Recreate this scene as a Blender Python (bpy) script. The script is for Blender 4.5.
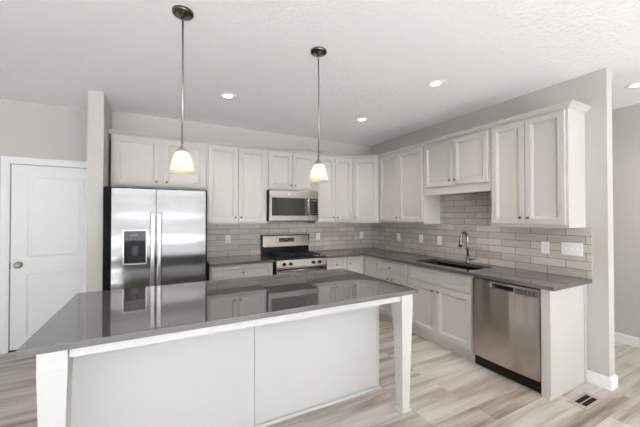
import bpy, bmesh, math, random
from mathutils import Vector, Matrix
random.seed(7)
for o in list(bpy.data.objects): bpy.data.objects.remove(o)
SC = bpy.context.scene
COL = SC.collection
R = math.radians
PI = math.pi

# ---------------------------------------------------------------- camera
cam_d = bpy.data.cameras.new('camera'); cam = bpy.data.objects.new('camera', cam_d); COL.objects.link(cam)
cam.location = (-3.3888, -4.416, 1.4663)
cam.rotation_euler = (PI/2 + .0114, 0, -.4886)
cam_d.sensor_width = 36; cam_d.lens = 304.75/640*36; cam_d.clip_start = .02
SC.camera = cam

# ---------------------------------------------------------------- world, daylight, exposure
SC.view_settings.view_transform = 'Standard'; SC.view_settings.look = 'None'
SC.view_settings.gamma = 1; SC.view_settings.exposure = 0.9
W = bpy.data.worlds.new('world'); SC.world = W; W.use_nodes = True
bg = W.node_tree.nodes['Background']; bg.inputs[0].default_value = (.86, .93, 1, 1); bg.inputs[1].default_value = 1.0
SC.cycles.diffuse_bounces = 8; SC.cycles.max_bounces = 14

def area(name, loc, rot, sx, sy, power, col=(1, 1, 1), spread=180):
    d = bpy.data.lights.new(name, 'AREA'); d.shape = 'RECTANGLE'; d.size = sx; d.size_y = sy
    d.energy = power; d.color = col; d.spread = R(spread)
    o = bpy.data.objects.new(name, d); COL.objects.link(o); o.location = loc; o.rotation_euler = rot
    return o
DAY = (.86, .94, 1)
# daylight entering through the windows of the great room behind the camera
WINS = ((-6.75, 2.3), (-3.3, 3.8), (-.35, 1.5))      # centre and width of the rear windows
for wx, ww in WINS:
    area('window_daylight', (wx, -10.56, 1.35), (R(90), 0, 0), ww-.05, 2.3, 4.6*ww, DAY)
area('window_daylight', (-8.06, -4.6, 1.35), (R(90), 0, R(-90)), 2.0, 2.0, 1.5, DAY)
area('window_daylight', (1.9, -7.0, 1.35), (R(90), 0, R(90)), 1.4, 2.0, 5, DAY)
# sun falling steeply through the rear windows onto the floor behind the camera
sd = bpy.data.lights.new('sun', 'SUN'); sd.energy = 90; sd.color = (.81, .905, 1); sd.angle = R(1)
so = bpy.data.objects.new('sun', sd); COL.objects.link(so); so.rotation_euler = (R(50), 0, R(0))

# ---------------------------------------------------------------- materials
def srgb(r, g, b):
    f = lambda c: c/12.92 if c <= .04045 else ((c+.055)/1.055)**2.4
    return (f(r/255), f(g/255), f(b/255), 1)
def mat(name, col, rough=.5, metal=0, spec=.5, bump=None, coat=0):
    m = bpy.data.materials.new(name); m.use_nodes = True
    nt = m.node_tree; b = nt.nodes['Principled BSDF']
    b.inputs['Base Color'].default_value = col
    b.inputs['Roughness'].default_value = rough; b.inputs['Metallic'].default_value = metal
    b.inputs['Specular IOR Level'].default_value = spec; b.inputs['Coat Weight'].default_value = coat
    # gentle procedural variation of the finish
    tc = nt.nodes.new('ShaderNodeTexCoord'); n = nt.nodes.new('ShaderNodeTexNoise')
    sc, st, di = bump if bump else (60, .02, .002)
    n.inputs['Scale'].default_value = sc; n.inputs['Detail'].default_value = 4
    nt.links.new(tc.outputs['Object'], n.inputs['Vector'])
    bp = nt.nodes.new('ShaderNodeBump'); bp.inputs['Strength'].default_value = st; bp.inputs['Distance'].default_value = di
    nt.links.new(n.outputs['Fac'], bp.inputs['Height']); nt.links.new(bp.outputs['Normal'], b.inputs['Normal'])
    return m
M = {}
M['cab'] = mat('cabinet_white_paint', srgb(195, 191, 186), .38)
M['island'] = mat('island_white_paint', srgb(196, 196, 193), .45)
M['trim'] = mat('white_trim_paint', srgb(228, 228, 227), .4)
M['bouncecut'] = mat('unseen_wall_bounce_cut', srgb(104, 106, 110), .85, bump=(220, .08, .002))  # dark tone made up for the unseen side wall, to absorb bounced light
M['door'] = mat('white_door_paint', srgb(226, 226, 225), .42)
M['wall'] = mat('greige_wall_paint', srgb(192, 189, 184), .85, bump=(220, .08, .002))
M['ceil'] = mat('white_knockdown_ceiling', srgb(247, 247, 247), .9, bump=(34, .75, .011))
M['black'] = mat('black_plastic', srgb(12, 12, 13), .4, spec=.3)
M['blackgloss'] = mat('black_glass', srgb(14, 14, 15), .08)
M['iron'] = mat('black_cast_iron', srgb(24, 24, 24), .55, bump=(200, .2, .002))
M['nickel'] = mat('brushed_nickel', srgb(178, 172, 164), .28, 1)
M['faucet'] = mat('brushed_nickel_faucet', srgb(140, 132, 122), .22, 1)
M['canopy'] = mat('dark_nickel_canopy', srgb(112, 103, 92), .15, 1)
M['case'] = mat('matte_black_case', srgb(7, 7, 7), .6, spec=.15)
M['mw'] = mat('microwave_stainless', srgb(158, 154, 148), .2, 1)
M['chrome'] = mat('polished_chrome', srgb(225, 225, 225), .08, 1)
M['darkknob'] = mat('satin_nickel_knob', srgb(128, 122, 114), .3, 1)
M['plastic'] = mat('white_plastic', srgb(240, 240, 238), .35)
M['plasticg'] = mat('grey_slot', srgb(90, 90, 90), .5)
M['grey'] = mat('grey_plastic', srgb(58, 58, 58), .35)
M['grey2'] = mat('dishwasher_panel_grey', srgb(120, 114, 108), .35, .6)
M['tape'] = mat('yellow_green_tape', srgb(205, 222, 90), .6)
M['vent'] = mat('vent_painted_metal', srgb(176, 168, 158), .45, .2)
M['dark'] = mat('gap_shade_dark', srgb(30, 26, 24), .8)  # shade of the duct and the door gap, put into the colour

def m_steel(name, col, rough, ax='z', dist=.0006, wob=.0):
    m = bpy.data.materials.new(name); m.use_nodes = True; nt = m.node_tree; b = nt.nodes['Principled BSDF']
    b.inputs['Base Color'].default_value = col; b.inputs['Metallic'].default_value = 1
    tc = nt.nodes.new('ShaderNodeTexCoord'); mp = nt.nodes.new('ShaderNodeMapping')
    mp.inputs['Scale'].default_value = {'x': (2, 350, 350), 'z': (350, 350, 2)}[ax]
    n = nt.nodes.new('ShaderNodeTexNoise'); n.inputs['Scale'].default_value = 1; n.inputs['Detail'].default_value = 3
    nt.links.new(tc.outputs['Object'], mp.inputs['Vector']); nt.links.new(mp.outputs['Vector'], n.inputs['Vector'])
    mr = nt.nodes.new('ShaderNodeMapRange'); mr.inputs['To Min'].default_value = rough-.01; mr.inputs['To Max'].default_value = rough+.03
    nt.links.new(n.outputs['Fac'], mr.inputs['Value']); nt.links.new(mr.outputs['Result'], b.inputs['Roughness'])
    # slow waviness of the pressed sheet
    n2 = nt.nodes.new('ShaderNodeTexNoise'); n2.inputs['Scale'].default_value = 1; n2.inputs['Detail'].default_value = 0
    m2 = nt.nodes.new('ShaderNodeMapping'); m2.inputs['Scale'].default_value = {'x': (.3, .3, 4.5), 'z': (7, 7, .9)}[ax]
    nt.links.new(tc.outputs['Object'], m2.inputs['Vector']); nt.links.new(m2.outputs['Vector'], n2.inputs['Vector'])
    bp = nt.nodes.new('ShaderNodeBump'); bp.inputs['Strength'].default_value = 1; bp.inputs['Distance'].default_value = wob
    nt.links.new(n2.outputs['Fac'], bp.inputs['Height']); nt.links.new(bp.outputs['Normal'], b.inputs['Normal'])
    return m
M['steel'] = m_steel('stainless_steel', srgb(137, 135, 133), .2, 'x', wob=.03)
M['steeld'] = m_steel('stainless_steel_vertical', srgb(184, 176, 168), .2, 'z', wob=.035)
M['steelp'] = m_steel('stainless_steel_plain', srgb(200, 198, 195), .25, 'x', wob=0)

M['rangesteel'] = m_steel('range_stainless', srgb(150, 144, 137), .2, 'x', wob=.015)
M['sinksteel'] = m_steel('satin_sink_steel', srgb(112, 106, 98), .25, 'x', wob=0)

def m_quartz():
    m = bpy.data.materials.new('grey_quartz'); m.use_nodes = True; nt = m.node_tree; b = nt.nodes['Principled BSDF']
    tc = nt.nodes.new('ShaderNodeTexCoord'); n = nt.nodes.new('ShaderNodeTexNoise')
    n.inputs['Scale'].default_value = 260; n.inputs['Detail'].default_value = 3
    nt.links.new(tc.outputs['Object'], n.inputs['Vector'])
    r = nt.nodes.new('ShaderNodeValToRGB'); r.color_ramp.elements[0].position = .3; r.color_ramp.elements[1].position = .75
    r.color_ramp.elements[0].color = srgb(83, 82, 82); r.color_ramp.elements[1].color = srgb(93, 92, 91)
    nt.links.new(n.outputs['Fac'], r.inputs['Fac']); nt.links.new(r.outputs['Color'], b.inputs['Base Color'])
    b.inputs['Roughness'].default_value = .03; b.inputs['IOR'].default_value = 2.25
    return m
M['quartz'] = m_quartz()

def m_floor():
    m = bpy.data.materials.new('greige_vinyl_planks'); m.use_nodes = True; nt = m.node_tree; b = nt.nodes['Principled BSDF']
    L = nt.links.new; N = nt.nodes.new
    tc = N('ShaderNodeTexCoord')
    br = N('ShaderNodeTexBrick'); br.offset = .37; br.offset_frequency = 2; br.squash = 1
    br.inputs['Scale'].default_value = 1; br.inputs['Brick Width'].default_value = 1.22; br.inputs['Row Height'].default_value = .18
    br.inputs['Mortar Size'].default_value = .0012; br.inputs['Mortar Smooth'].default_value = .2; br.inputs['Bias'].default_value = 0
    br.inputs['Color1'].default_value = (0, 0, 0, 1); br.inputs['Color2'].default_value = (1, 1, 1, 1); br.inputs['Mortar'].default_value = (.5, .5, .5, 1)
    L(tc.outputs['Object'], br.inputs['Vector'])
    off = N('ShaderNodeVectorMath'); off.operation = 'SCALE'; off.inputs['Scale'].default_value = 37
    L(br.outputs['Color'], off.inputs[0])
    add = N('ShaderNodeVectorMath'); add.operation = 'ADD'; L(tc.outputs['Object'], add.inputs[0]); L(off.outputs[0], add.inputs[1])
    mp = N('ShaderNodeMapping'); mp.inputs['Scale'].default_value = (.9, 9, 1); L(add.outputs[0], mp.inputs['Vector'])
    n = N('ShaderNodeTexNoise'); n.inputs['Scale'].default_value = 1; n.inputs['Detail'].default_value = 6; n.inputs['Distortion'].default_value = .5
    L(mp.outputs['Vector'], n.inputs['Vector'])
    mp2 = N('ShaderNodeMapping'); mp2.inputs['Scale'].default_value = (4, 120, 1); L(add.outputs[0], mp2.inputs['Vector'])
    n2 = N('ShaderNodeTexNoise'); n2.inputs['Scale'].default_value = 1; n2.inputs['Detail'].default_value = 3; L(mp2.outputs['Vector'], n2.inputs['Vector'])
    ma = N('ShaderNodeMath'); ma.operation = 'MULTIPLY_ADD'; ma.inputs[1].default_value = .22; L(n2.outputs['Fac'], ma.inputs[0]); L(n.outputs['Fac'], ma.inputs[2])
    mb = N('ShaderNodeMath'); mb.operation = 'MULTIPLY_ADD'; mb.inputs[1].default_value = .16; L(br.outputs['Color'], mb.inputs[0]); L(ma.outputs[0], mb.inputs[2])
    r = N('ShaderNodeValToRGB'); e = r.color_ramp.elements
    e[0].position = .44; e[0].color = srgb(106, 92, 80); e[1].position = .92; e[1].color = srgb(206, 201, 196)
    x = e.new(.58); x.color = srgb(155, 142, 131); x = e.new(.74); x.color = srgb(189, 182, 176)
    L(mb.outputs[0], r.inputs['Fac'])
    mx = N('ShaderNodeMix'); mx.data_type = 'RGBA'; L(br.outputs['Fac'], mx.inputs[0]); L(r.outputs['Color'], mx.inputs[6]); mx.inputs[7].default_value = srgb(150, 140, 131)
    L(mx.outputs[2], b.inputs['Base Color'])
    b.inputs['Roughness'].default_value = .38; b.inputs['Specular IOR Level'].default_value = .4
    bp = N('ShaderNodeBump'); bp.inputs['Strength'].default_value = .15; bp.inputs['Distance'].default_value = .002; L(n2.outputs['Fac'], bp.inputs['Height'])
    L(bp.outputs['Normal'], b.inputs['Normal'])
    return m
M['floor'] = m_floor()

def m_tile(name, axis):
    m = bpy.data.materials.new(name); m.use_nodes = True; nt = m.node_tree; b = nt.nodes['Principled BSDF']
    L = nt.links.new; N = nt.nodes.new
    tc = N('ShaderNodeTexCoord'); sp = N('ShaderNodeSeparateXYZ'); L(tc.outputs['Object'], sp.inputs[0])
    cb = N('ShaderNodeCombineXYZ')
    sh = N('ShaderNodeMath'); sh.operation = 'ADD'; sh.inputs[1].default_value = 20.05
    L(sp.outputs[axis], sh.inputs[0]); L(sh.outputs[0], cb.inputs['X'])
    zz = N('ShaderNodeMath'); zz.operation = 'SUBTRACT'; zz.inputs[1].default_value = .914-.0763*12; L(sp.outputs['Z'], zz.inputs[0]); L(zz.outputs[0], cb.inputs['Y'])
    br = N('ShaderNodeTexBrick'); br.offset = .5; br.inputs['Scale'].default_value = 1
    br.inputs['Brick Width'].default_value = .305; br.inputs['Row Height'].default_value = .0763
    br.inputs['Mortar Size'].default_value = .0024; br.inputs['Mortar Smooth'].default_value = .1
    br.inputs['Color1'].default_value = srgb(182, 172, 163); br.inputs['Color2'].default_value = srgb(203, 195, 187)
    br.inputs['Mortar'].default_value = srgb(98, 90, 84); L(cb.outputs[0], br.inputs['Vector'])
    mp = N('ShaderNodeMapping'); mp.inputs['Scale'].default_value = (6, 60, 1); L(cb.outputs[0], mp.inputs['Vector'])
    n = N('ShaderNodeTexNoise'); n.inputs['Scale'].default_value = 1; n.inputs['Detail'].default_value = 3; L(mp.outputs['Vector'], n.inputs['Vector'])
    mx = N('ShaderNodeMix'); mx.data_type = 'RGBA'; mx.blend_type = 'OVERLAY'; mx.inputs[0].default_value = .3
    L(br.outputs['Color'], mx.inputs[6]); L(n.outputs['Fac'], mx.inputs[7]); L(mx.outputs[2], b.inputs['Base Color'])
    b.inputs['Roughness'].default_value = .3
    iv = N('ShaderNodeMath'); iv.operation = 'SUBTRACT'; iv.inputs[0].default_value = 1; L(br.outputs['Fac'], iv.inputs[1])
    bp = N('ShaderNodeBump'); bp.inputs['Strength'].default_value = .5; bp.inputs['Distance'].default_value = .0015
    L(iv.outputs[0], bp.inputs['Height']); L(bp.outputs['Normal'], b.inputs['Normal'])
    return m
M['tilex'] = m_tile('grey_subway_tile_back', 'X'); M['tiley'] = m_tile('grey_subway_tile_right', 'Y')

def m_emit(name, col, s):
    m = bpy.data.materials.new(name); m.use_nodes = True; b = m.node_tree.nodes['Principled BSDF']
    b.inputs['Base Color'].default_value = col; b.inputs['Emission Color'].default_value = col; b.inputs['Emission Strength'].default_value = s
    return m
M['can'] = m_emit('lit_downlight_lens', (1, .93, .82, 1), 3)
M['bulb'] = m_emit('lit_bulb', (1, .93, .82, 1), 4)
def m_shade():
    m = bpy.data.materials.new('frosted_alabaster_glass'); m.use_nodes = True; nt = m.node_tree; b = nt.nodes['Principled BSDF']
    b.inputs['Base Color'].default_value = srgb(246, 234, 216); b.inputs['Roughness'].default_value = .35
    tr = nt.nodes.new('ShaderNodeBsdfTranslucent'); tr.inputs[0].default_value = srgb(252, 236, 212)
    mx = nt.nodes.new('ShaderNodeMixShader'); mx.inputs[0].default_value = .55
    n = nt.nodes.new('ShaderNodeTexNoise'); n.inputs['Scale'].default_value = 25; n.inputs['Detail'].default_value = 4
    tc = nt.nodes.new('ShaderNodeTexCoord'); nt.links.new(tc.outputs['Object'], n.inputs['Vector'])
    r = nt.nodes.new('ShaderNodeValToRGB'); r.color_ramp.elements[0].color = srgb(248, 234, 214); r.color_ramp.elements[1].color = srgb(255, 246, 232)
    nt.links.new(n.outputs['Fac'], r.inputs['Fac']); nt.links.new(r.outputs['Color'], tr.inputs[0])
    nt.links.new(b.outputs[0], mx.inputs[1]); nt.links.new(tr.outputs[0], mx.inputs[2])
    nt.links.new(mx.outputs[0], nt.nodes['Material Output'].inputs[0])
    return m
M['shade'] = m_shade()

# ---------------------------------------------------------------- helpers
class MB:
    def __init__(s): s.bm = bmesh.new()
    def _add(s, verts, faces, smooth=False):
        vs = [s.bm.verts.new(v) for v in verts]
        out = []
        for f in faces:
            try: fc = s.bm.faces.new([vs[i] for i in f]); fc.smooth = smooth; out.append(fc)
            except ValueError: pass
        return vs, out
    def box(s, x0, x1, y0, y1, z0, z1, b=0):
        x0, x1 = min(x0, x1), max(x0, x1); y0, y1 = min(y0, y1), max(y0, y1); z0, z1 = min(z0, z1), max(z0, z1)
        V = [(x, y, z) for z in (z0, z1) for y in (y0, y1) for x in (x0, x1)]
        F = [(0, 2, 3, 1), (4, 5, 7, 6), (0, 1, 5, 4), (2, 6, 7, 3), (0, 4, 6, 2), (1, 3, 7, 5)]
        vs, fs = s._add(V, F)
        if b > 0:
            es = list({e for f in fs for e in f.edges})
            bmesh.ops.bevel(s.bm, geom=es, offset=b, segments=2, profile=.5, affect='EDGES')
        return s
    def prism(s, poly, z0, z1):
        n = len(poly)
        V = [(x, y, z0) for x, y in poly]+[(x, y, z1) for x, y in poly]
        F = [tuple(range(n))[::-1], tuple(range(n, 2*n))]+[(i, (i+1) % n, (i+1) % n+n, i+n) for i in range(n)]
        s._add(V, F); return s
    def frustum(s, cx, cy, z0, h0, z1, h1):
        V = [(cx+a*h0, cy+b*h0, z0) for a, b in ((-1, -1), (1, -1), (1, 1), (-1, 1))]+[(cx+a*h1, cy+b*h1, z1) for a, b in ((-1, -1), (1, -1), (1, 1), (-1, 1))]
        s._add(V, [(3, 2, 1, 0), (4, 5, 6, 7)]+[(i, (i+1) % 4, (i+1) % 4+4, i+4) for i in range(4)]); return s
    def lathe(s, prof, c=(0, 0, 0), axis='z', n=24, caps=True):
        # prof: (radius, height) pairs
        V = []; F = []
        for r, h in prof:
            for k in range(n):
                a = 2*PI*k/n; p = (r*math.cos(a), r*math.sin(a), h)
                if axis == 'y': p = (p[0], -p[2], p[1])      # height runs towards -y
                if axis == 'x': p = (p[2], p[0], p[1])
                V.append((c[0]+p[0], c[1]+p[1], c[2]+p[2]))
        for i in range(len(prof)-1):
            for k in range(n):
                F.append((i*n+k, i*n+(k+1) % n, (i+1)*n+(k+1) % n, (i+1)*n+k))
        if caps:
            F.append(tuple(range(n))[::-1]); F.append(tuple(range((len(prof)-1)*n, len(prof)*n)))
        _, fs = s._add(V, F, True)
        if caps:
            for f in fs[-2:]: f.smooth = False
        return s
    def tube(s, pts, r, n=12):
        pts = [Vector(p) for p in pts]; rr = r if isinstance(r, (list, tuple)) else [r]*len(pts)
        V = []; up = None
        for i, p in enumerate(pts):
            t = (pts[min(i+1, len(pts)-1)]-pts[max(i-1, 0)]).normalized()
            if up is None:
                up = t.orthogonal().normalized()
            up = (up-t*up.dot(t)).normalized(); sd = t.cross(up)
            for k in range(n):
                a = 2*PI*k/n; V.append(tuple(p+(up*math.cos(a)+sd*math.sin(a))*rr[i]))
        F = [(i*n+k, i*n+(k+1) % n, (i+1)*n+(k+1) % n, (i+1)*n+k) for i in range(len(pts)-1) for k in range(n)]
        F += [tuple(range(n))[::-1], tuple(range((len(pts)-1)*n, len(pts)*n))]
        _, fs = s._add(V, F, True)
        for f in fs[-2:]: f.smooth = False
        return s
    def panel(s, x0, x1, z0, z1, y, t, rings):
        # slab with stepped front; front faces -y. rings: (inset, depth behind the front)
        V = []; 
        def ring(i, yy): return [(x0+i, yy, z0+i), (x1-i, yy, z0+i), (x1-i, yy, z1-i), (x0+i, yy, z1-i)]
        rs = [(0, t)]+list(rings)
        for i, d in rs: V += ring(i, y+d)
        F = [(0, 3, 2, 1)]
        for k in range(len(rs)-1):
            for j in range(4): F.append((k*4+j, k*4+(j+1) % 4, (k+1)*4+(j+1) % 4, (k+1)*4+j))
        q = (len(rs)-1)*4; F.append((q, q+1, q+2, q+3)); s._add(V, F); return s
    def sweep(s, path, prof, closed=False):
        # path: 2D points; prof: (offset to the right-hand outside, z). mitred
        n = len(path); P = [Vector(p) for p in path]; V = []
        for i in range(n):
            d0 = (P[i]-P[i-1]).normalized() if i > 0 else None
            d1 = (P[i+1]-P[i]).normalized() if i < n-1 else None
            if d0 is None: d0 = d1
            if d1 is None: d1 = d0
            n0 = Vector((d0.y, -d0.x)); n1 = Vector((d1.y, -d1.x)); m = (n0+n1).normalized(); k = 1/max(.2, m.dot(n0))
            for o, z in prof: V.append((P[i].x+m.x*o*k, P[i].y+m.y*o*k, z))
        q = len(prof); F = []
        for i in range(n-1):
            for j in range(q): F.append((i*q+j, i*q+(j+1) % q, (i+1)*q+(j+1) % q, (i+1)*q+j))
        F += [tuple(range(q)), tuple(range((n-1)*q, n*q))[::-1]]
        s._add(V, F); return s
    def build(s, name, m, parent=None, loc=(0, 0, 0)):
        bmesh.ops.recalc_face_normals(s.bm, faces=s.bm.faces[:])
        me = bpy.data.meshes.new(name); s.bm.to_mesh(me); s.bm.free()
        me.materials.append(M[m] if isinstance(m, str) else m)
        o = bpy.data.objects.new(name, me); COL.objects.link(o); o.location = loc
        if parent: o.parent = parent
        return o
def tag(o, label, cat, group=None):
    o['label'] = label; o['category'] = cat
    if group: o['group'] = group
    return o
def thing(name, label, cat, loc=(0, 0, 0), rz=0, group=None):
    o = bpy.data.objects.new(name, None); COL.objects.link(o); o.empty_display_size = .1
    o.location = loc; o.rotation_euler = (0, 0, rz); return tag(o, label, cat, group)
def struct(name, mb, m, parent=None):
    o = mb.build(name, m, parent)
    if not parent: o['kind'] = 'structure'
    return o
def copy_tree(o, parent=None):
    c = o.copy(); COL.objects.link(c)
    if parent: c.parent = parent
    for ch in list(o.children): copy_tree(ch, c)
    return c

# ---------------------------------------------------------------- structure
H = 2.749
struct('floor', MB().box(-8.2, 2.0, -10.7, .3, -.06, 0), 'floor')
struct('ceiling', MB().box(-8.2, 2.0, -10.7, .3, H, H+.06), 'ceil')
struct('wall_back', MB().box(-3.886, 2.0, 0, .3, 0, H), 'wall')
struct('wall_right', MB().box(0, .105, -3.273, 0, 0, H), 'wall')
struct('wall_stub', MB().box(-4.02, -3.886, -.62, .3, 0, H), 'wall')
struct('wall_hall', MB().box(1.4, 1.6, -5.6, 0, 0, H), 'wall')
# wall round the white door
w = MB(); w.box(-8.2, -4.812, .1, .3, 0, H); w.box(-4.812, -4.028, .1, .3, 2.05, H); w.box(-4.028, -4.02, .1, .3, 0, H)
struct('wall_left', w, 'wall')
# the rest of the great room behind the camera, with its windows
def wall_with_windows(name, ax, c0, c1, a0, a1, wins, m='wall'):
    w = MB(); z0, z1 = .05, 2.6
    def b(p, q, za, zb):
        if ax == 'y': w.box(p, q, c0, c1, za, zb)
        else: w.box(c0, c1, p, q, za, zb)
    cur = a0
    for p, q in wins:
        b(cur, p, 0, H); b(p, q, 0, z0); b(p, q, z1, H); cur = q
    b(cur, a1, 0, H)
    struct(name, w, m)
wall_with_windows('wall_rear', 'y', -10.7, -10.5, -8.2, 2.0, [(x-w_/2, x+w_/2) for x, w_ in WINS])
wall_with_windows('wall_side', 'x', -8.2, -8.0, -10.5, .1, [(-5.62, -3.58)], 'bouncecut')  # left side kept dark so less light bounces onto the right wall
wall_with_windows('wall_far', 'x', 1.8, 2.0, -10.5, -5.6, [(-7.72, -6.28)])
struct('wall_return', MB().box(1.6, 2.0, -5.6, -5.4, 0, H), 'wall')
def win(name, cx, cy, w, rz):
    f = MB(); h0, h1 = .05, 2.6; a = w/2
    for x0, x1, z0, z1 in ((-a, -a+.05, h0, h1), (a-.05, a, h0, h1), (-a, a, h0, h0+.05), (-a, a, h1-.05, h1), (-.03, .03, h0, h1)):
        f.box(x0, x1, -.03, .03, z0, z1)
    o = f.build(name, 'trim', loc=(cx, cy, 0)); o.rotation_euler = (0, 0, rz); o['kind'] = 'structure'
for i, (wx, ww) in enumerate(WINS): win('window_%d' % (i+1), wx, -10.6, ww, 0)
win('window_4', -8.1, -4.6, 2.04, PI/2); win('window_5', 1.9, -7.0, 1.44, PI/2)

# white two-panel door and its casing
def two_panel_door():
    s = MB(); x0, x1, z0, z1, y = -4.806, -4.034, .014, 2.042, .105
    s.box(x0, x1, y+.006, y+.04, z0, z1)
    xa, xb = x0+.132, x1-.132
    holes = [(.15, .835), (1.022, 1.918)]
    s.box(x0, xa, y, y+.008, z0, z1); s.box(xb, x1, y, y+.008, z0, z1)
    s.box(xa, xb, y, y+.008, z0, holes[0][0]); s.box(xa, xb, y, y+.008, holes[0][1], holes[1][0]); s.box(xa, xb, y, y+.008, holes[1][1], z1)
    for a, b in holes:
        s.panel(xa, xb, a, b, y, .008, [(0, 0), (.016, .0072), (.026, .0072), (.055, .001)])
    return s
d = two_panel_door().build('door_1', 'door'); d['kind'] = 'structure'
k = MB(); k.lathe([(.034, 0), (.034, .008), (.012, .012), (.011, .03), (.026, .04), (.031, .052), (.026, .066), (.008, .071)], (-4.738, .105, .94), 'y')
k.build('door_knob', 'nickel', d)
MB().box(-4.811, -4.8055, .098, .135, .9, .975).build('latch_plate', 'black', d)
t = MB()
prof = [(0, 0), (.068, 0)]
for x0, x1, z0, z1 in ((-4.886, -4.812, 0, 2.124), (-4.028, -4.0205, 0, 2.124), (-4.812, -4.028, 2.05, 2.124)):
    t.box(x0, x1, .084, .0995, z0, z1, .003)
t.box(-4.876, -4.83, .079, .085, 0, 2.112, .002); t.box(-4.83, -4.028, .079, .085, 2.068, 2.112, .002)
struct('trim_1', t, 'trim')
struct('trim_2', MB().box(-4.812, -4.028, .085, .25, 0, .012), 'dark')  # dark threshold strip, standing for the shaded gap under the door
def bb(name, path):
    struct(name, MB().sweep(path, [(0, 0), (.015, 0), (.015, .085), (.011, .098), (.004, .106), (0, .106)]), 'trim')
bb('baseboard_left', [(-8.0, .1), (-4.89, .1)])
bb('baseboard_right', [(0, -3.12), (0, -3.273), (.105, -3.273), (.105, -.01)][::1])
bb('baseboard_hall', [(1.4, -.01), (1.4, -5.6)])
bb('baseboard_stub', [(-4.02, .09), (-4.02, -.62), (-3.886, -.62), (-3.886, -.5)])

# ---------------------------------------------------------------- cabinets
DOOR = [(0, .003), (.003, 0), (.05, 0), (.053, .005), (.059, .0055), (.07, .0135), (.075, .014)]
DRAW = [(0, .003), (.003, 0), (.03, 0), (.033, .005), (.038, .0055), (.046, .0125), (.05, .013)]
def knob(parent, x, z, y):
    k = MB(); k.lathe([(.006, 0), (.0055, .012), (.012, .017), (.0145, .022), (.013, .027), (.005, .030)], (x, y, z), 'y', 16)
    return k.build('knob', 'darkknob', parent)
def door(parent, x0, x1, z0, z1, y, kx=None, kz=None, name='door', rings=DOOR):
    o = MB().panel(x0, x1, z0, z1, y-.02, .0195, rings).build(name, 'cab', parent)
    if kx is not None: knob(o, kx, kz, y-.02)
    return o
IN = .02     # face frame showing beside the overlay doors
def base_cab(label, loc, rz, w, drawer=True, doors=2, false=False, toe=True, left=IN, right=IN):
    t = thing('base_cabinet', label, 'cabinet', loc, rz, 'white base cabinets')
    a = w/2-.0008; F = -.59
    b = MB()
    if false:      # open-topped carcass for the sink bowl
        b.box(-a, a, F, -.002, .105, .66); MB().box(-a, a, F, F+.018, .6602, .8825).build('face_frame', 'cab', t)
        for p, q in ((-a, -a+.018), (a-.018, a)): MB().box(p, q, F+.0182, -.002, .6602, .8825).build('side_panel', 'cab', t)
    else: b.box(-a, a, F, -.002, .105, .8825)
    b.build('body', 'cab', t)
    if toe: MB().box(-a, a, F+.045, F+.06, 0, .105).build('toe_kick', 'cab', t)
    x0, x1 = -a+left, a-right; zt = .68
    if drawer:
        door(t, x0, x1, .70, .858, F, None if false else 0, .78, 'false_front' if false else 'drawer', DRAW)
    else: zt = .858
    if doors == 2:
        door(t, x0, -.003, .128, zt, F, -.04, zt-.055); door(t, .003, x1, .128, zt, F, .04, zt-.055)
    elif doors == 1: door(t, x0, x1, .128, zt, F, x1-.03, zt-.055)
    return t
def wall_cab(label, loc, rz, w, z0, z1, dz0, gap=.003, doors=2, d=.305):
    t = thing('wall_cabinet', label, 'cabinet', (loc[0], loc[1], z0), rz, 'white wall cabinets')
    a = w/2-.0008; h = z1-z0; q = dz0-z0; e = 2.388-z0
    MB().box(-a, a, -d, -.002, 0, h, .001).build('body', 'cab', t)
    if doors == 2:
        for s in (-1, 1):
            x0, x1 = sorted((s*gap, s*(a-IN)))
            door(t, x0, x1, q, e, -d, s*(gap+.033), q+.06)
    return t
BR, RR, DG = 0, -PI/2, -PI/4
CT = 2.412
# back wall uppers
wall_cab('short two-door white cabinet above the refrigerator', ((-3.858-2.848)/2, 0), BR, 1.010, 1.802, CT, 1.822, .022)
wall_cab('tall two-door white wall cabinet between refrigerator and microwave', ((-2.846-2.046)/2, 0), BR, .80, 1.372, CT, 1.40)
wall_cab('short two-door white cabinet directly above the microwave', ((-2.045-1.283)/2, 0), BR, .762, 1.845, CT, 1.862)
wall_cab('tall two-door white wall cabinet right of the microwave, beside the corner cabinet', ((-1.282-.612)/2, 0), BR, .67, 1.372, CT, 1.40)
# diagonal corner
t = thing('corner_wall_cabinet', 'single-door white wall cabinet set diagonally across the corner', 'cabinet', (0, 0, 1.372), 0, 'white wall cabinets')
MB().prism([(-.002, -.002), (-.609, -.002), (-.609, -.305), (-.305, -.609), (-.002, -.609)], 0, CT-1.372).build('body', 'cab', t)
dd = MB().panel(-.188, .188, .028, 1.016, -.667, .0195, DOOR).build('door', 'cab', t); dd.rotation_euler = (0, 0, DG)
knob(dd, -.155, .088, -.667)
# right wall uppers
wall_cab('tall two-door white wall cabinet between corner cabinet and the sink cabinet', (0, -(.612+1.528)/2), RR, .914, 1.372, CT, 1.40)
s = wall_cab('short two-door white cabinet with valance above the sink', (0, -(1.53+2.436)/2), RR, .906, 1.822, CT, 1.842)
MB().box(-.452, .452, -.305, -.287, -.078, -.0005, .001).build('valance', 'cab', s)
wall_cab('tall two-door white wall cabinet at the open end, above the dishwasher', (0, -(2.438+3.123)/2), RR, .684, 1.372, CT, 1.40)
# crown along the top of all of them
tag(MB().sweep([(-3.884, -.306), (-.6105, -.306), (-.306, -.6105), (-.306, -3.1245), (-.003, -3.1245)],
   [(0, 2.40), (.005, 2.40), (.008, 2.406), (.014, 2.408), (.02, 2.418), (.034, 2.43), (.044, 2.434), (.046, 2.446), (0, 2.446)]).build('crown_molding', 'cab'),
   'white crown molding running along the tops of all the wall cabinets', 'molding')

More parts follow.
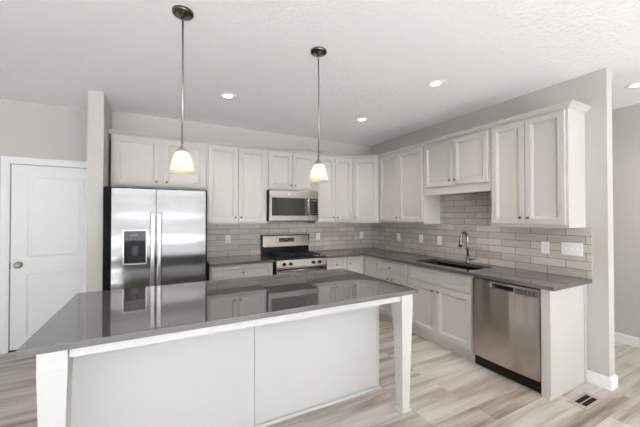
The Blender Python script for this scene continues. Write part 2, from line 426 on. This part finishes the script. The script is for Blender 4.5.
# base cabinets
base_cab('white base cabinet between refrigerator and range', ((-2.846-2.054)/2, 0, 0), BR, .79)
base_cab('narrow white base cabinet right of the range', ((-1.277-.918)/2, 0, 0), BR, .357, doors=1)
t = thing('corner_base_cabinet', 'white corner base cabinet with folding two-leaf door', 'cabinet', (0, 0, 0), 0, 'white base cabinets')
MB().prism([(-.003, -.003), (-.916, -.003), (-.916, -.59), (-.59, -.59), (-.59, -.916), (-.003, -.916)], .105, .8825).build('body', 'cab', t)
MB().prism([(-.916, -.545), (-.545, -.545), (-.545, -.916), (-.53, -.916), (-.53, -.53), (-.916, -.53)], 0, .1048).build('toe_kick', 'cab', t)
door(t, -.9, -.614, .128, .858, -.59, -.862, .775)
d2 = door(t, .614, .9, .128, .858, -.59); d2.rotation_euler = (0, 0, RR)
base_cab('white base cabinet with one drawer over two doors, left of the sink', (0, -(.918+1.524)/2, 0), RR, .604)
base_cab('white sink base cabinet with plain false front over two doors', (0, -(1.526+2.436)/2, 0), RR, .908, false=True)
# end panel beside the dishwasher
t = thing('end_panel', 'white end panel closing the counter run right of the dishwasher', 'cabinet panel', (0, -3.085, 0))
MB().box(-.612, -.592, -.034, .034, 0, .8825, .001).build('front_stile', 'cab', t)
MB().box(-.591, -.003, -.034, -.014, 0, .8825, .001).build('side_panel', 'cab', t)
MB().box(-.05, -.004, -.0405, -.0345, 0, .8825, .001).build('scribe_strip', 'cab', t)
tag(MB().box(-.622, -.6125, -3.1175, -3.103, .004, .026, .001).build('tape_scrap', 'tape'), 'scrap of yellow-green tape at the foot of the end panel', 'tape')

# ---------------------------------------------------------------- counters
def rounded(x0, x1, y0, y1, r, n=5):
    out = []
    for cx, cy, a0 in ((x1-r, y1-r, 0), (x0+r, y1-r, 90), (x0+r, y0+r, 180), (x1-r, y0+r, 270)):
        for k in range(n+1):
            a = R(a0+90*k/n); out.append((cx+r*math.cos(a), cy+r*math.sin(a)))
    return out
def slab(outer, z0, z1, hole=None):
    bm = bmesh.new()
    def loop(pts):
        vs = [bm.verts.new((x, y, z1)) for x, y in pts]
        return [bm.edges.new((vs[i], vs[(i+1) % len(vs)])) for i in range(len(vs))]
    es = loop(outer)
    if hole: es += loop(hole)
    bmesh.ops.triangle_fill(bm, edges=es, use_beauty=True)
    top = bm.faces[:]
    ret = bmesh.ops.extrude_face_region(bm, geom=top)
    for v in [g for g in ret['geom'] if isinstance(g, bmesh.types.BMVert)]: v.co.z = z0
    s = MB(); s.bm.free(); s.bm = bm; return s
C0, C1 = .8832, .914
tag(MB().box(-2.857, -2.05, -.648, -.001, C0, C1, .003).build('countertop', 'quartz'), 'short dark grey quartz countertop between refrigerator and range', 'countertop')
hole = rounded(-.53, -.14, -2.36, -1.56, .05)
tag(slab([(-1.281, -.001), (-1.281, -.648), (-.648, -.648), (-.648, -3.163), (-.001, -3.163), (-.001, -.001)], C0, C1, hole).build('countertop', 'quartz'),
    'L-shaped dark grey quartz countertop wrapping the corner and holding the sink', 'countertop')
# sink
t = thing('sink', 'stainless steel undermount sink set in the dark countertop', 'sink', (-.335, -1.96, .70))
s = MB(); n = 6
V = []; rings = []
for (gx, z, r) in ((.0, .1818, .05), (-.003, .02, .05), (-.03, .0, .06)):
    rings.append([(x, y, z) for x, y in rounded(-.193-gx, .193+gx, -.398-gx, .398+gx, r, n)])
out = [(x, y, .1818) for x, y in rounded(-.206, .198, -.41, .41, .05, n)]
m_ = len(out)
allv = out+rings[0]+rings[1]+rings[2]
F = [(k*m_+i, k*m_+(i+1) % m_, (k+1)*m_+(i+1) % m_, (k+1)*m_+i) for k in range(3) for i in range(m_)]+[tuple(range(3*m_, 4*m_))]
s._add(allv, F); s.build('basin', 'sinksteel', t)
MB().lathe([(.055, .0005), (.055, .004), (.04, .006), (.035, .002), (.01, .002)], (0, 0, 0), 'z').build('drain', 'chrome', t)
# faucet
t = thing('faucet', 'tall brushed nickel gooseneck faucet with pull-down spray head', 'faucet', (-.085, -2.0, .914))
MB().lathe([(.027, 0), (.027, .006), (.0235, .012), (.022, .06), (.0175, .075), (.0145, .09)], (0, 0, 0)).build('base', 'faucet', t)
pts = [(0, 0, .085), (0, 0, .2), (0, 0, .29)]
for k in range(1, 13):
    a = R(180*k/12); pts.append((-.062+.062*math.cos(a), 0, .29+.075*math.sin(a)))
pts.append((-.125, 0, .28))
MB().tube(pts, .0145, 16).build('spout', 'faucet', t)
MB().tube([(-.124, 0, .288), (-.1255, 0, .27), (-.13, 0, .235), (-.136, 0, .195)], [.016, .018, .0195, .0215], 16).build('spray_head', 'faucet', t)
MB().tube([(0, -.015, .04), (0, -.045, .043), (.0, -.06, .05), (-.002, -.11, .062)], [.013, .012, .008, .006], 12).build('handle', 'faucet', t)

# ---------------------------------------------------------------- backsplash
BS = .008
tag(MB().box(-2.857, -BS, -BS, -.0005, .9145, 1.3715).build('backsplash', 'tilex'), 'grey subway tile backsplash on the back wall behind the range', 'backsplash')
s = MB(); s.box(-BS, -.0005, -3.165, -.0005, .9145, 1.3715); s.box(-BS, -.0005, -2.436, -1.53, 1.3715, 1.821)
tag(s.build('backsplash', 'tiley'), 'grey subway tile backsplash on the right wall behind the sink', 'backsplash')

# ---------------------------------------------------------------- outlets and switches (front faces -y locally)
def plate(name, label, loc, rz, kind, group=None):
    w = .07 if kind != 'switch3' else .164
    t = thing(name, label, 'outlet' if kind == 'outlet' else 'switch', loc, rz, 'outlets and switches on the tile')
    MB().box(-w/2, w/2, -.006, 0, -.057, .057, .002).build('cover_plate', 'plastic', t)
    if kind == 'outlet':
        for z in (-.02, .02):
            o = MB().box(-.016, .016, -.0085, -.0055, z-.0145, z+.0145, .002).build('receptacle', 'plastic', t)
            s = MB(); s.box(-.008, -.0055, -.0092, -.008, z-.002, z+.007); s.box(.0055, .008, -.0092, -.008, z-.002, z+.007); s.box(-.002, .002, -.0092, -.008, z-.0105, z-.0065)
            s.build('slots', 'plasticg', o)
    elif kind == 'rocker':
        MB().box(-.0165, .0165, -.0095, -.0055, -.033, .033, .002).build('rocker', 'plastic', t)
    else:
        for x in (-.046, 0, .046):
            o = MB().box(x-.005, x+.005, -.0075, -.0055, -.012, .012).build('toggle_slot', 'plastic', t)
            MB().box(x-.0038, x+.0038, -.017, -.007, -.002, .009, .001).build('toggle', 'plastic', o)
    return t
plate('wall_outlet', 'white outlet on the tile just right of the refrigerator', (-2.514, -BS-.0003, 1.155), 0, 'outlet')
plate('wall_outlet', 'white outlet on the back tile just right of the range', (-1.085, -BS-.0003, 1.15), 0, 'outlet')
plate('wall_outlet', 'white outlet on the back tile closest to the corner', (-.215, -BS-.0003, 1.15), 0, 'outlet')
plate('wall_outlet', 'white outlet on the right wall tile nearest the corner', (-BS-.0003, -.72, 1.15), RR, 'outlet')
plate('light_switch', 'white switch plate, second from the corner on the right wall', (-BS-.0003, -1.19, 1.15), RR, 'rocker')
plate('light_switch', 'white switch plate on tile just left of the faucet', (-BS-.0003, -1.52, 1.15), RR, 'rocker')
plate('wall_outlet', 'white outlet left of the wide switch plate above the dishwasher', (-BS-.0003, -2.80, 1.165), RR, 'outlet')
plate('light_switch', 'wide white three-toggle switch plate at the end of the tile', (-BS-.0003, -3.02, 1.17), RR, 'switch3')

# ---------------------------------------------------------------- island
t = thing('kitchen_island', 'large white kitchen island base with two tapered front legs', 'island', (-2.78, -2.15, 0))
ox, oy = -2.78, -2.15
s = MB(); s.box(-3.838-ox, -1.703-ox, -2.315-oy, -1.70-oy, 0, C0-.0007, .001); s.build('body', 'island', t)
# back panels with centre seam, corner stiles, base shoe
for x0, x1 in ((-3.82, -2.792), (-2.772, -1.722)):
    MB().box(x0-ox, x1-ox, -2.321-oy, -2.3155-oy, .02, .876, .001).build('back_panel', 'island', t)
MB().box(-2.791-ox, -2.773-ox, -2.327-oy, -2.3155-oy, .02, .876, .001).build('batten', 'island', t)
for x in (-3.838, -1.7215): MB().box(x-ox, x+.0185-ox, -2.327-oy, -2.3155-oy, .02, .876, .001).build('corner_stile', 'island', t)
s = MB(); s.sweep([(-1.7025-ox, -1.70-oy), (-1.7025-ox, -2.3275-oy), (-3.8385-ox, -2.3275-oy), (-3.8385-ox, -1.70-oy)][::-1], [(0, 0), (.012, 0), (.011, .008), (.005, .0165), (0, .018)]) ; s.build('base_shoe', 'island', t)
# doors on the fridge side
for x0, x1 in ((-3.82, -3.31), (-3.306, -2.8), (-2.76, -2.25), (-2.246, -1.725)):
    o = MB().panel(-(x1-ox), -(x0-ox), .128, .858, -(-1.70-oy)-.02, .0195, DOOR).build('door', 'island', t); o.rotation_euler = (0, 0, PI)
# apron under the overhang
s = MB(); s.box(-3.735-ox, -1.7895-ox, -2.685-oy, -2.665-oy, .838, C0-.0007, .001)
for x0 in (-3.81, -1.752): s.box(x0-ox, x0+.02-ox, -2.594-oy, -2.3285-oy, .838, C0-.0007, .001)
s.build('apron', 'island', t)
for cx in (-3.790, -1.7355):
    cy = -2.6485
    s = MB(); s.box(cx-.0525-ox, cx+.0525-ox, cy-.0525-oy, cy+.0525-oy, .80, C0-.0007, .001)
    s.frustum(cx-ox, cy-oy, .018, .033, .7999, .0525)
    o = s.build('leg', 'island', t)
    MB().box(cx-.047-ox, cx+.047-ox, cy-.047-oy, cy+.047-oy, 0, .0175, .003).build('foot_block', 'island', o)
tag(MB().box(-3.905, -1.632, -2.712, -1.63, C0, C1, .003).build('island_countertop', 'quartz'), 'large polished grey quartz top on the white island', 'countertop')

# ---------------------------------------------------------------- refrigerator
t = thing('refrigerator', 'stainless side-by-side refrigerator with ice and water dispenser', 'refrigerator', (-3.36, -.38, 0))
ox, oy = -3.36, -.38
MB().box(-3.879-ox, -2.885-ox, -.675-oy, -.03-oy, .012, 1.775, .004).build('case', 'case', t)  # black case, widened at left to stand for the shaded gap too
MB().box(-3.80-ox, -2.91-ox, -.70-oy, -.676-oy, .012, .10, .002).build('toe_grille', 'black', t)
def fridge_door(x0, x1, hx, cut=None):
    # gently bowed front
    s = MB(); n = 14; yb = -.68; zs = (.11, 1.758)
    def yf(x): u = (x-x0)/(x1-x0); return -.750-.006*(1-(2*u-1)**4)
    if cut is None: cols = [x0+(x1-x0)*i/n for i in range(n+1)]; zz = list(zs)
    else:
        cols = sorted(set([x0+(x1-x0)*i/n for i in range(n+1)]+[cut[0], cut[1]])); zz = [zs[0], cut[2], cut[3], zs[1]]
    P = {}
    for i, x in enumerate(cols):
        for j, z in enumerate(zz): P[i, j] = s.bm.verts.new((x-ox, yf(x)-oy, z))
    for i in range(len(cols)-1):
        for j in range(len(zz)-1):
            if cut and cols[i] >= cut[0]-1e-6 and cols[i+1] <= cut[1]+1e-6 and j == 1: continue
            f = s.bm.faces.new((P[i, j], P[i+1, j], P[i+1, j+1], P[i, j+1])); f.smooth = True
    N_ = len(cols)-1; J = len(zz)-1
    # the rim gets its own vertices so that the front keeps flat, undisturbed normals
    P = {(i, j): s.bm.verts.new(v.co) for (i, j), v in P.items() if i in (0, N_) or j in (0, J)}
    B = {}
    for i in (0, N_):
        for j in range(J+1): B[i, j] = s.bm.verts.new((cols[i]-ox, yb-oy, zz[j]))
    for i in (0, N_):
        for j in range(J): s.bm.faces.new((P[i, j], P[i, j+1], B[i, j+1], B[i, j]))
    s.bm.faces.new([P[i, J] for i in range(N_+1)]+[B[N_, J], B[0, J]]); s.bm.faces.new([P[i, 0] for i in range(N_+1)]+[B[N_, 0], B[0, 0]])
    s.bm.faces.new([B[0, 0], B[N_, 0]]+[B[N_, j] for j in range(1, J+1)]+[B[0, j] for j in range(J, 0, -1)])
    d = s.build('door', 'steel', t)
    h = MB(); yh = -.805
    h.box(hx-.02-ox, hx+.02-ox, -.815-oy, -.795-oy, .59, 1.505, .007)
    for z in (.62, 1.47): h.box(hx-.013-ox, hx+.013-ox, -.797-oy, -.745-oy, z-.022, z+.022, .004)
    h.build('handle', 'steelp', d)
    return d
CUT = (-3.695, -3.495, .985, 1.325)
ld = fridge_door(-3.80, -3.409, -3.4365, CUT)
rd = fridge_door(-3.403, -2.91, -3.376)
# dispenser set in the left door
s = MB(); x0, x1, z0, z1 = CUT
s.box(x0-ox, x1-ox, -.69-oy, -.682-oy, z0, z1)
s.box(x0-ox, x0+.004-ox, -.75-oy, -.69-oy, z0, z1); s.box(x1-.004-ox, x1-ox, -.75-oy, -.69-oy, z0, z1)
s.box(x0-ox, x1-ox, -.75-oy, -.69-oy, z0, z0+.006)
disp = s.build('dispenser', 'black', ld)
s = MB(); b_ = .008
for a0, a1, c0, c1 in ((x0-b_, x0+.004, z0-b_, z1+b_), (x1-.004, x1+b_, z0-b_, z1+b_), (x0, x1, z0-b_, z0+.006), (x0, x1, z1-.002, z1+b_)):
    s.box(a0-ox, a1-ox, -.764-oy, -.752-oy, c0, c1, .002)
s.build('frame', 'steelp', disp)
s = MB(); s.box(x0+.004-ox, x1-.004-ox, -.757-oy, -.735-oy, 1.215, z1-.003, .002); s.build('control_panel', 'grey', disp)
s = MB(); s.box(-3.635-ox, -3.575-ox, -.7585-oy, -.757-oy, 1.268, 1.292)
for i in range(5): s.box(-3.675+i*.035-ox, -3.655+i*.035-ox, -.7585-oy, -.757-oy, 1.228, 1.242)
s.build('display_buttons', 'plasticg', disp)
s = MB(); s.lathe([(.022, 0), (.02, .03)], (-3.598-ox, -.72-oy, 1.186)); s.box(-3.628-ox, -3.566-ox, -.712-oy, -.70-oy, 1.06, 1.165, .004); s.build('paddle', 'grey', disp)
s = MB(); s.box(x0+.01-ox, x1-.01-ox, -.748-oy, -.70-oy, z0+.0065, z0+.011); s.build('drip_tray', 'grey', disp)
s = MB(); s.lathe([(.014, 0), (.014, .002), (.011, .003)], (-2.994-ox, -.7555-oy+.004, 1.70), 'y', 20); s.build('badge', 'chrome', rd)

# ---------------------------------------------------------------- over-the-range microwave
t = thing('microwave', 'stainless over-the-range microwave with black window', 'microwave', (-1.664, -.2, 1.405)); ox, oy, oz = -1.664, -.2, 1.405
MB().box(-2.042-ox, -1.286-ox, -.375-oy, -.01-oy, 0, 1.8435-oz, .002).build('case', 'black', t)
XL, XS, XR = -2.04, -1.437, -1.288
s = MB()
for a0, a1, c0, c1 in ((XL, XS, 1.415, 1.485), (XL, XS, 1.735, 1.838), (XL, XL+.035, 1.485, 1.735), (XS-.055, XS, 1.485, 1.735)):
    s.box(a0-ox, a1-ox, -.405-oy, -.376-oy, c0-oz, c1-oz, .0015)
dr = s.build('door', 'mw', t)
MB().box(XL+.034-ox, XS-.054-ox, -.402-oy, -.377-oy, 1.484-oz, 1.736-oz, .001).build('window', 'blackgloss', dr)
MB().tube([(XS-.028-ox, -.404-oy, 1.73-oz), (XS-.028-ox, -.432-oy, 1.725-oz), (XS-.028-ox, -.437-oy, 1.61-oz), (XS-.028-ox, -.432-oy, 1.495-oz), (XS-.028-ox, -.404-oy, 1.49-oz)], .011, 10).build('handle', 'mw', dr)
s = MB(); s.box(XS+.002-ox, XR-ox, -.405-oy, -.376-oy, 1.415-oz, 1.838-oz, .0015); cp = s.build('control_panel', 'mw', t)
MB().box(XS+.012-ox, XR-.012-ox, -.4065-oy, -.4045-oy, 1.49-oz, 1.735-oz, .0005).build('keypad', 'blackgloss', cp)
MB().box(XS+.03-ox, XR-.03-ox, -.4072-oy, -.4064-oy, 1.695-oz, 1.715-oz).build('clock_readout', 'plasticg', cp)
for i in range(3):
    for j in range(5): MB().box(XS+.03+i*.032-ox, XS+.05+i*.032-ox, -.4072-oy, -.4064-oy, 1.51+j*.034-oz, 1.522+j*.034-oz).build('key', 'plasticg', cp)
MB().lathe([(.012, 0), (.012, .0015)], (-1.75-ox, -.4045-oy, 1.79-oz), 'y', 20).build('badge', 'chrome', dr)

# ---------------------------------------------------------------- gas range
t = thing('gas_range', 'stainless gas range with black cooktop and four front knobs', 'range', (-1.665, -.34, 0)); ox, oy = -1.665, -.34
XL, XR = -2.044, -1.287
MB().box(XL-ox, XR-ox, -.635-oy, -.025-oy, .02, .905, .002).build('body', 'black', t)
for x in (XL+.05, XR-.05):
    for y in (-.58, -.08): MB().lathe([(.018, 0), (.018, .0195)], (x-ox, y-oy, 0), n=12).build('foot', 'black', t)
ct = MB().box(XL-ox, XR-ox, -.65-oy, -.085-oy, .9055, .922, .004).build('cooktop', 'blackgloss', t)
for gx in (-1.86, -1.665, -1.47):
    s = MB(); w2 = .092
    for x in (gx-w2, gx+w2): s.box(x-.006-ox, x+.006-ox, -.625-oy, -.12-oy, .94, .954, .001)
    for y in (-.62, -.5, -.37, -.24, -.125): s.box(gx-w2-ox, gx+w2-ox, y-.005-oy, y+.005-oy, .9405, .9535, .001)
    s.box(gx-.005-ox, gx+.005-ox, -.62-oy, -.125-oy, .9408, .953, .001)
    for x in (gx-w2, gx+w2):
        for y in (-.615, -.13): s.box(x-.006-ox, x+.006-ox, y-.006-oy, y+.006-oy, .9225, .941)
    s.build('grate', 'iron', t)
for bx, by in ((-1.86, -.5), (-1.86, -.23), (-1.47, -.5), (-1.47, -.23), (-1.665, -.37)):
    MB().lathe([(.045, 0), (.045, .006), (.03, .008), (.03, .015), (.005, .016)], (bx-ox, by-oy, .9225), n=20).build('burner', 'iron', ct)
s = MB(); s.box(XL-ox, XR-ox, -.083-oy, -.012-oy, .906, 1.035, .002); s.build('backguard_base', 'black', t)
s = MB(); s._add([(x-ox, y-oy, z) for x in (XL+.006, XR-.006) for y, z in ((-.1, 1.025), (-.088, 1.185), (-.07, 1.197), (-.012, 1.197), (-.012, 1.036), (-.084, 1.036), (-.084, 1.025))],
   [(0, 1, 2, 3, 4, 5, 6), (13, 12, 11, 10, 9, 8, 7)]+[(i, (i+1) % 7, (i+1) % 7+7, i+7) for i in range(7)])
bgd = s.build('backguard', 'rangesteel', t)
for xc in (XL, XR-.006):
    MB().box(xc-ox, xc+.006-ox, -.1-oy, -.012-oy, 1.0355, 1.199, .002).build('end_cap', 'black', bgd)
s = MB(); s._add([(x-ox, y-oy, z) for x in (-1.785, -1.545) for y, z in ((-.099, 1.09), (-.0945, 1.15), (-.09, 1.15), (-.09, 1.09))], [(0, 1, 2, 3), (7, 6, 5, 4)]+[(i, (i+1) % 4, (i+1) % 4+4, i+4) for i in range(4)])
s.build('clock_display', 'blackgloss', bgd)
MB().box(-1.69-ox, -1.65-ox, -.0998-oy, -.097-oy, 1.122, 1.138).build('clock_readout', 'plasticg', bgd)
for xx in (-1.77, -1.732, -1.618, -1.58): MB().box(xx-ox, xx+.016-ox, -.0998-oy, -.098-oy, 1.105, 1.112).build('button', 'plasticg', bgd)
s = MB(); s._add([(x-ox, y-oy, z) for x in (XL+.012, XR) for y, z in ((-.636, .80), (-.672, .80), (-.66, .895), (-.65, .9), (-.636, .9))],
   [(0, 1, 2, 3, 4), (9, 8, 7, 6, 5)]+[(i, (i+1) % 5, (i+1) % 5+5, i+5) for i in range(5)]); cp = s.build('control_panel', 'rangesteel', t)
for kx in (-1.925, -1.832, -1.497, -1.403):
    MB().lathe([(.024, 0), (.024, .006), (.02, .01), (.018, .03), (.014, .034)], (kx-ox, -.664-oy, .845), 'y', 20).build('knob', 'black', cp)
dr = MB().box(XL+.012-ox, XR-ox, -.672-oy, -.636-oy, .22, .795, .004).build('oven_door', 'rangesteel', t)
MB().box(-1.93-ox, -1.40-ox, -.6735-oy, -.6715-oy, .36, .66, .001).build('window', 'blackgloss', dr)
s = MB(); s.tube([(-2.0-ox, -.725-oy, .762), (-1.33-ox, -.725-oy, .762)], .014, 12)
for x in (-1.97, -1.36): s.tube([(x-ox, -.671-oy, .762), (x-ox, -.72-oy, .762)], .009, 10)
s.build('handle', 'rangesteel', dr)
dw = MB().box(XL+.012-ox, XR-ox, -.67-oy, -.636-oy, .045, .212, .004).build('storage_drawer', 'rangesteel', t)

# ---------------------------------------------------------------- dishwasher (front faces -y locally)
t = thing('dishwasher', 'stainless dishwasher under the counter right of the sink', 'dishwasher', (0, -2.744, 0), RR)
w2 = .302
MB().box(-w2-.003, w2+.003, -.58, -.03, .012, .8815).build('tub', 'black', t)
MB().box(-w2, w2, -.575, -.5605, .0, .1, .002).build('toe_panel', 'black', t).location = (0, 0, 0)
PX0, PX1, PZ0, PZ1 = -.12, .095, .805, .845
s = MB(); n = 12
cols = sorted(set([-w2+2*w2*i/n for i in range(n+1)]+[PX0, PX1])); zz = [.112, .40, .70, .785, PZ0, PZ1, .864]
def yf(x, z): return -.617-.008*(1-(x/w2)**2)-.004*max(0, 1-abs(z-.45)/.4)
P = {(i, j): s.bm.verts.new((x, yf(x, z), z)) for i, x in enumerate(cols) for j, z in enumerate(zz)}
for i in range(len(cols)-1):
    for j in range(len(zz)-1):
        if j == 4 and cols[i] >= PX0-1e-6 and cols[i+1] <= PX1+1e-6: continue
        f = s.bm.faces.new((P[i, j], P[i+1, j], P[i+1, j+1], P[i, j+1])); f.smooth = True
s.box(-w2, w2, -.605, -.581, .112, .79); s.box(-w2, -w2+.004, -.617, -.581, .112, .864); s.box(w2-.004, w2, -.617, -.581, .112, .864); s.box(-w2, w2, -.617, -.581, .858, .864)
fd = s.build('door', 'steeld', t)
s = MB(); s.box(PX0, PX1, -.6, -.59, PZ0-.01, PZ1+.008); s.box(PX0, PX1, -.622, -.60, PZ1-.004, PZ1+.003); s.box(PX0, PX1, -.622, -.60, PZ0-.003, PZ0+.003)
s.build('handle_pocket', 'black', fd)
s = MB(); s.box(PX0-.004, PX0+.028, -.632, -.60, PZ0+.002, PZ1+.002, .006); s.build('latch', 'chrome', fd)
s = MB(); s.box(.105, .29, -.6245, -.606, .797, .85, .001); cp = s.build('control_panel', 'grey2', fd)
s = MB()
for i in range(5): s.box(.125+i*.032, .141+i*.032, -.6258, -.6243, .826, .834); s.box(.125+i*.032, .139+i*.032, -.6258, -.6243, .808, .812)
s.build('buttons', 'black', cp)
MB().box(-w2-.003, w2+.003, -.592, -.5801, .867, .8812).build('top_seal', 'black', t)

# ---------------------------------------------------------------- pendants
def pendant(label, x, y):
    t = thing('pendant_light', label, 'pendant light', (x, y, H-.001), 0, 'pendant lights over the island'); zt = H-.001
    MB().lathe([(.063, 0), (.063, -.012), (.059, -.018), (.05, -.021), (.012, -.024), (.009, -.04)], n=32).build('canopy', 'canopy', t)
    MB().lathe([(.0055, -.035), (.0055, 1.895-zt)], n=12).build('rod', 'nickel', t)
    MB().lathe([(.007, 1.918-zt), (.012, 1.906-zt), (.016, 1.896-zt), (.03, 1.884-zt), (.038, 1.872-zt), (.036, 1.868-zt)], n=28).build('shade_holder', 'nickel', t)
    prof = [(.034, 1.871), (.044, 1.855), (.054, 1.83), (.062, 1.80), (.068, 1.77), (.0725, 1.748), (.0728, 1.744), (.0695, 1.744), (.065, 1.77), (.059, 1.80), (.051, 1.83), (.041, 1.853), (.032, 1.867)]
    MB().lathe([(r, z-zt) for r, z in prof], n=36, caps=False).build('shade', 'shade', t)
    MB().lathe([(.004, 1.758-zt), (.016, 1.763-zt), (.024, 1.778-zt), (.026, 1.79-zt), (.022, 1.81-zt), (.014, 1.83-zt), (.012, 1.86-zt)], n=20).build('bulb', 'bulb', t)
    d = bpy.data.lights.new('bulb_glow', 'POINT'); d.energy = .7; d.color = (1, .97, .92); d.shadow_soft_size = .028
    o = bpy.data.objects.new('bulb_glow', d); COL.objects.link(o); o.parent = t; o.location = (0, 0, 1.80-zt)
pendant('nickel pendant with frosted bell shade, left one, nearer the refrigerator', -3.258, -2.345)
pendant('nickel pendant with frosted bell shade, right one, hanging just right of the microwave', -2.30, -2.345)

# ---------------------------------------------------------------- recessed downlights
def can(label, x, y, power=2.6):
    t = thing('recessed_light', label, 'ceiling light', (x, y, H-.0005), 0, 'recessed ceiling lights')
    MB().lathe([(.092, 0), (.092, -.004), (.084, -.008), (.062, -.006), (.05, -.002), (.05, 0)], n=36, caps=False).build('trim_ring', 'plastic', t)
    MB().lathe([(.05, -.0006), (.05, -.0016), (.02, -.002)], n=32).build('lens', 'can', t)
    d = bpy.data.lights.new('downlight', 'AREA'); d.shape = 'DISK'; d.size = .12; d.energy = power; d.color = (1, .9, .76); d.spread = R(120)
    o = bpy.data.objects.new('downlight', d); COL.objects.link(o); o.parent = t; o.location = (0, 0, -.012)
can('round recessed ceiling light above and in front of the refrigerator, leftmost', -2.74, -1.116)
can('round recessed ceiling light deepest in the corner, in front of the corner cabinet', -1.025, -1.147)
can('round recessed ceiling light nearest the sink and the right wall', -1.037, -2.366)
can('round recessed ceiling light beyond the right wall end, at the picture edge', .714, -3.26)

# ---------------------------------------------------------------- floor register
t = thing('floor_vent', 'tan metal floor register beside the end panel', 'vent', (-.367, -3.251, 0))
a, b = .145, .064
s = MB()
for x0, x1, y0, y1 in ((-a, a, -b, -b+.026), (-a, a, b-.026, b), (-a, -a+.045, -b+.026, b-.026), (a-.045, a, -b+.026, b-.026), (-a+.045, a-.045, -.004, .004)):
    s.box(x0, x1, y0, y1, .0005, .005, .001)
s.build('frame', 'vent', t)
MB().box(-a+.04, a-.04, -b+.022, b-.022, .0003, .0012).build('opening_shade', 'dark', t)  # dark plate in place of the shade inside the duct
s = MB()
for i in range(1, 9):
    x = -a+.045+i*(2*a-.09)/9; s.box(x-.002, x+.002, -b+.026, b-.026, .0013, .004)
s.build('louvers', 'dark', t)
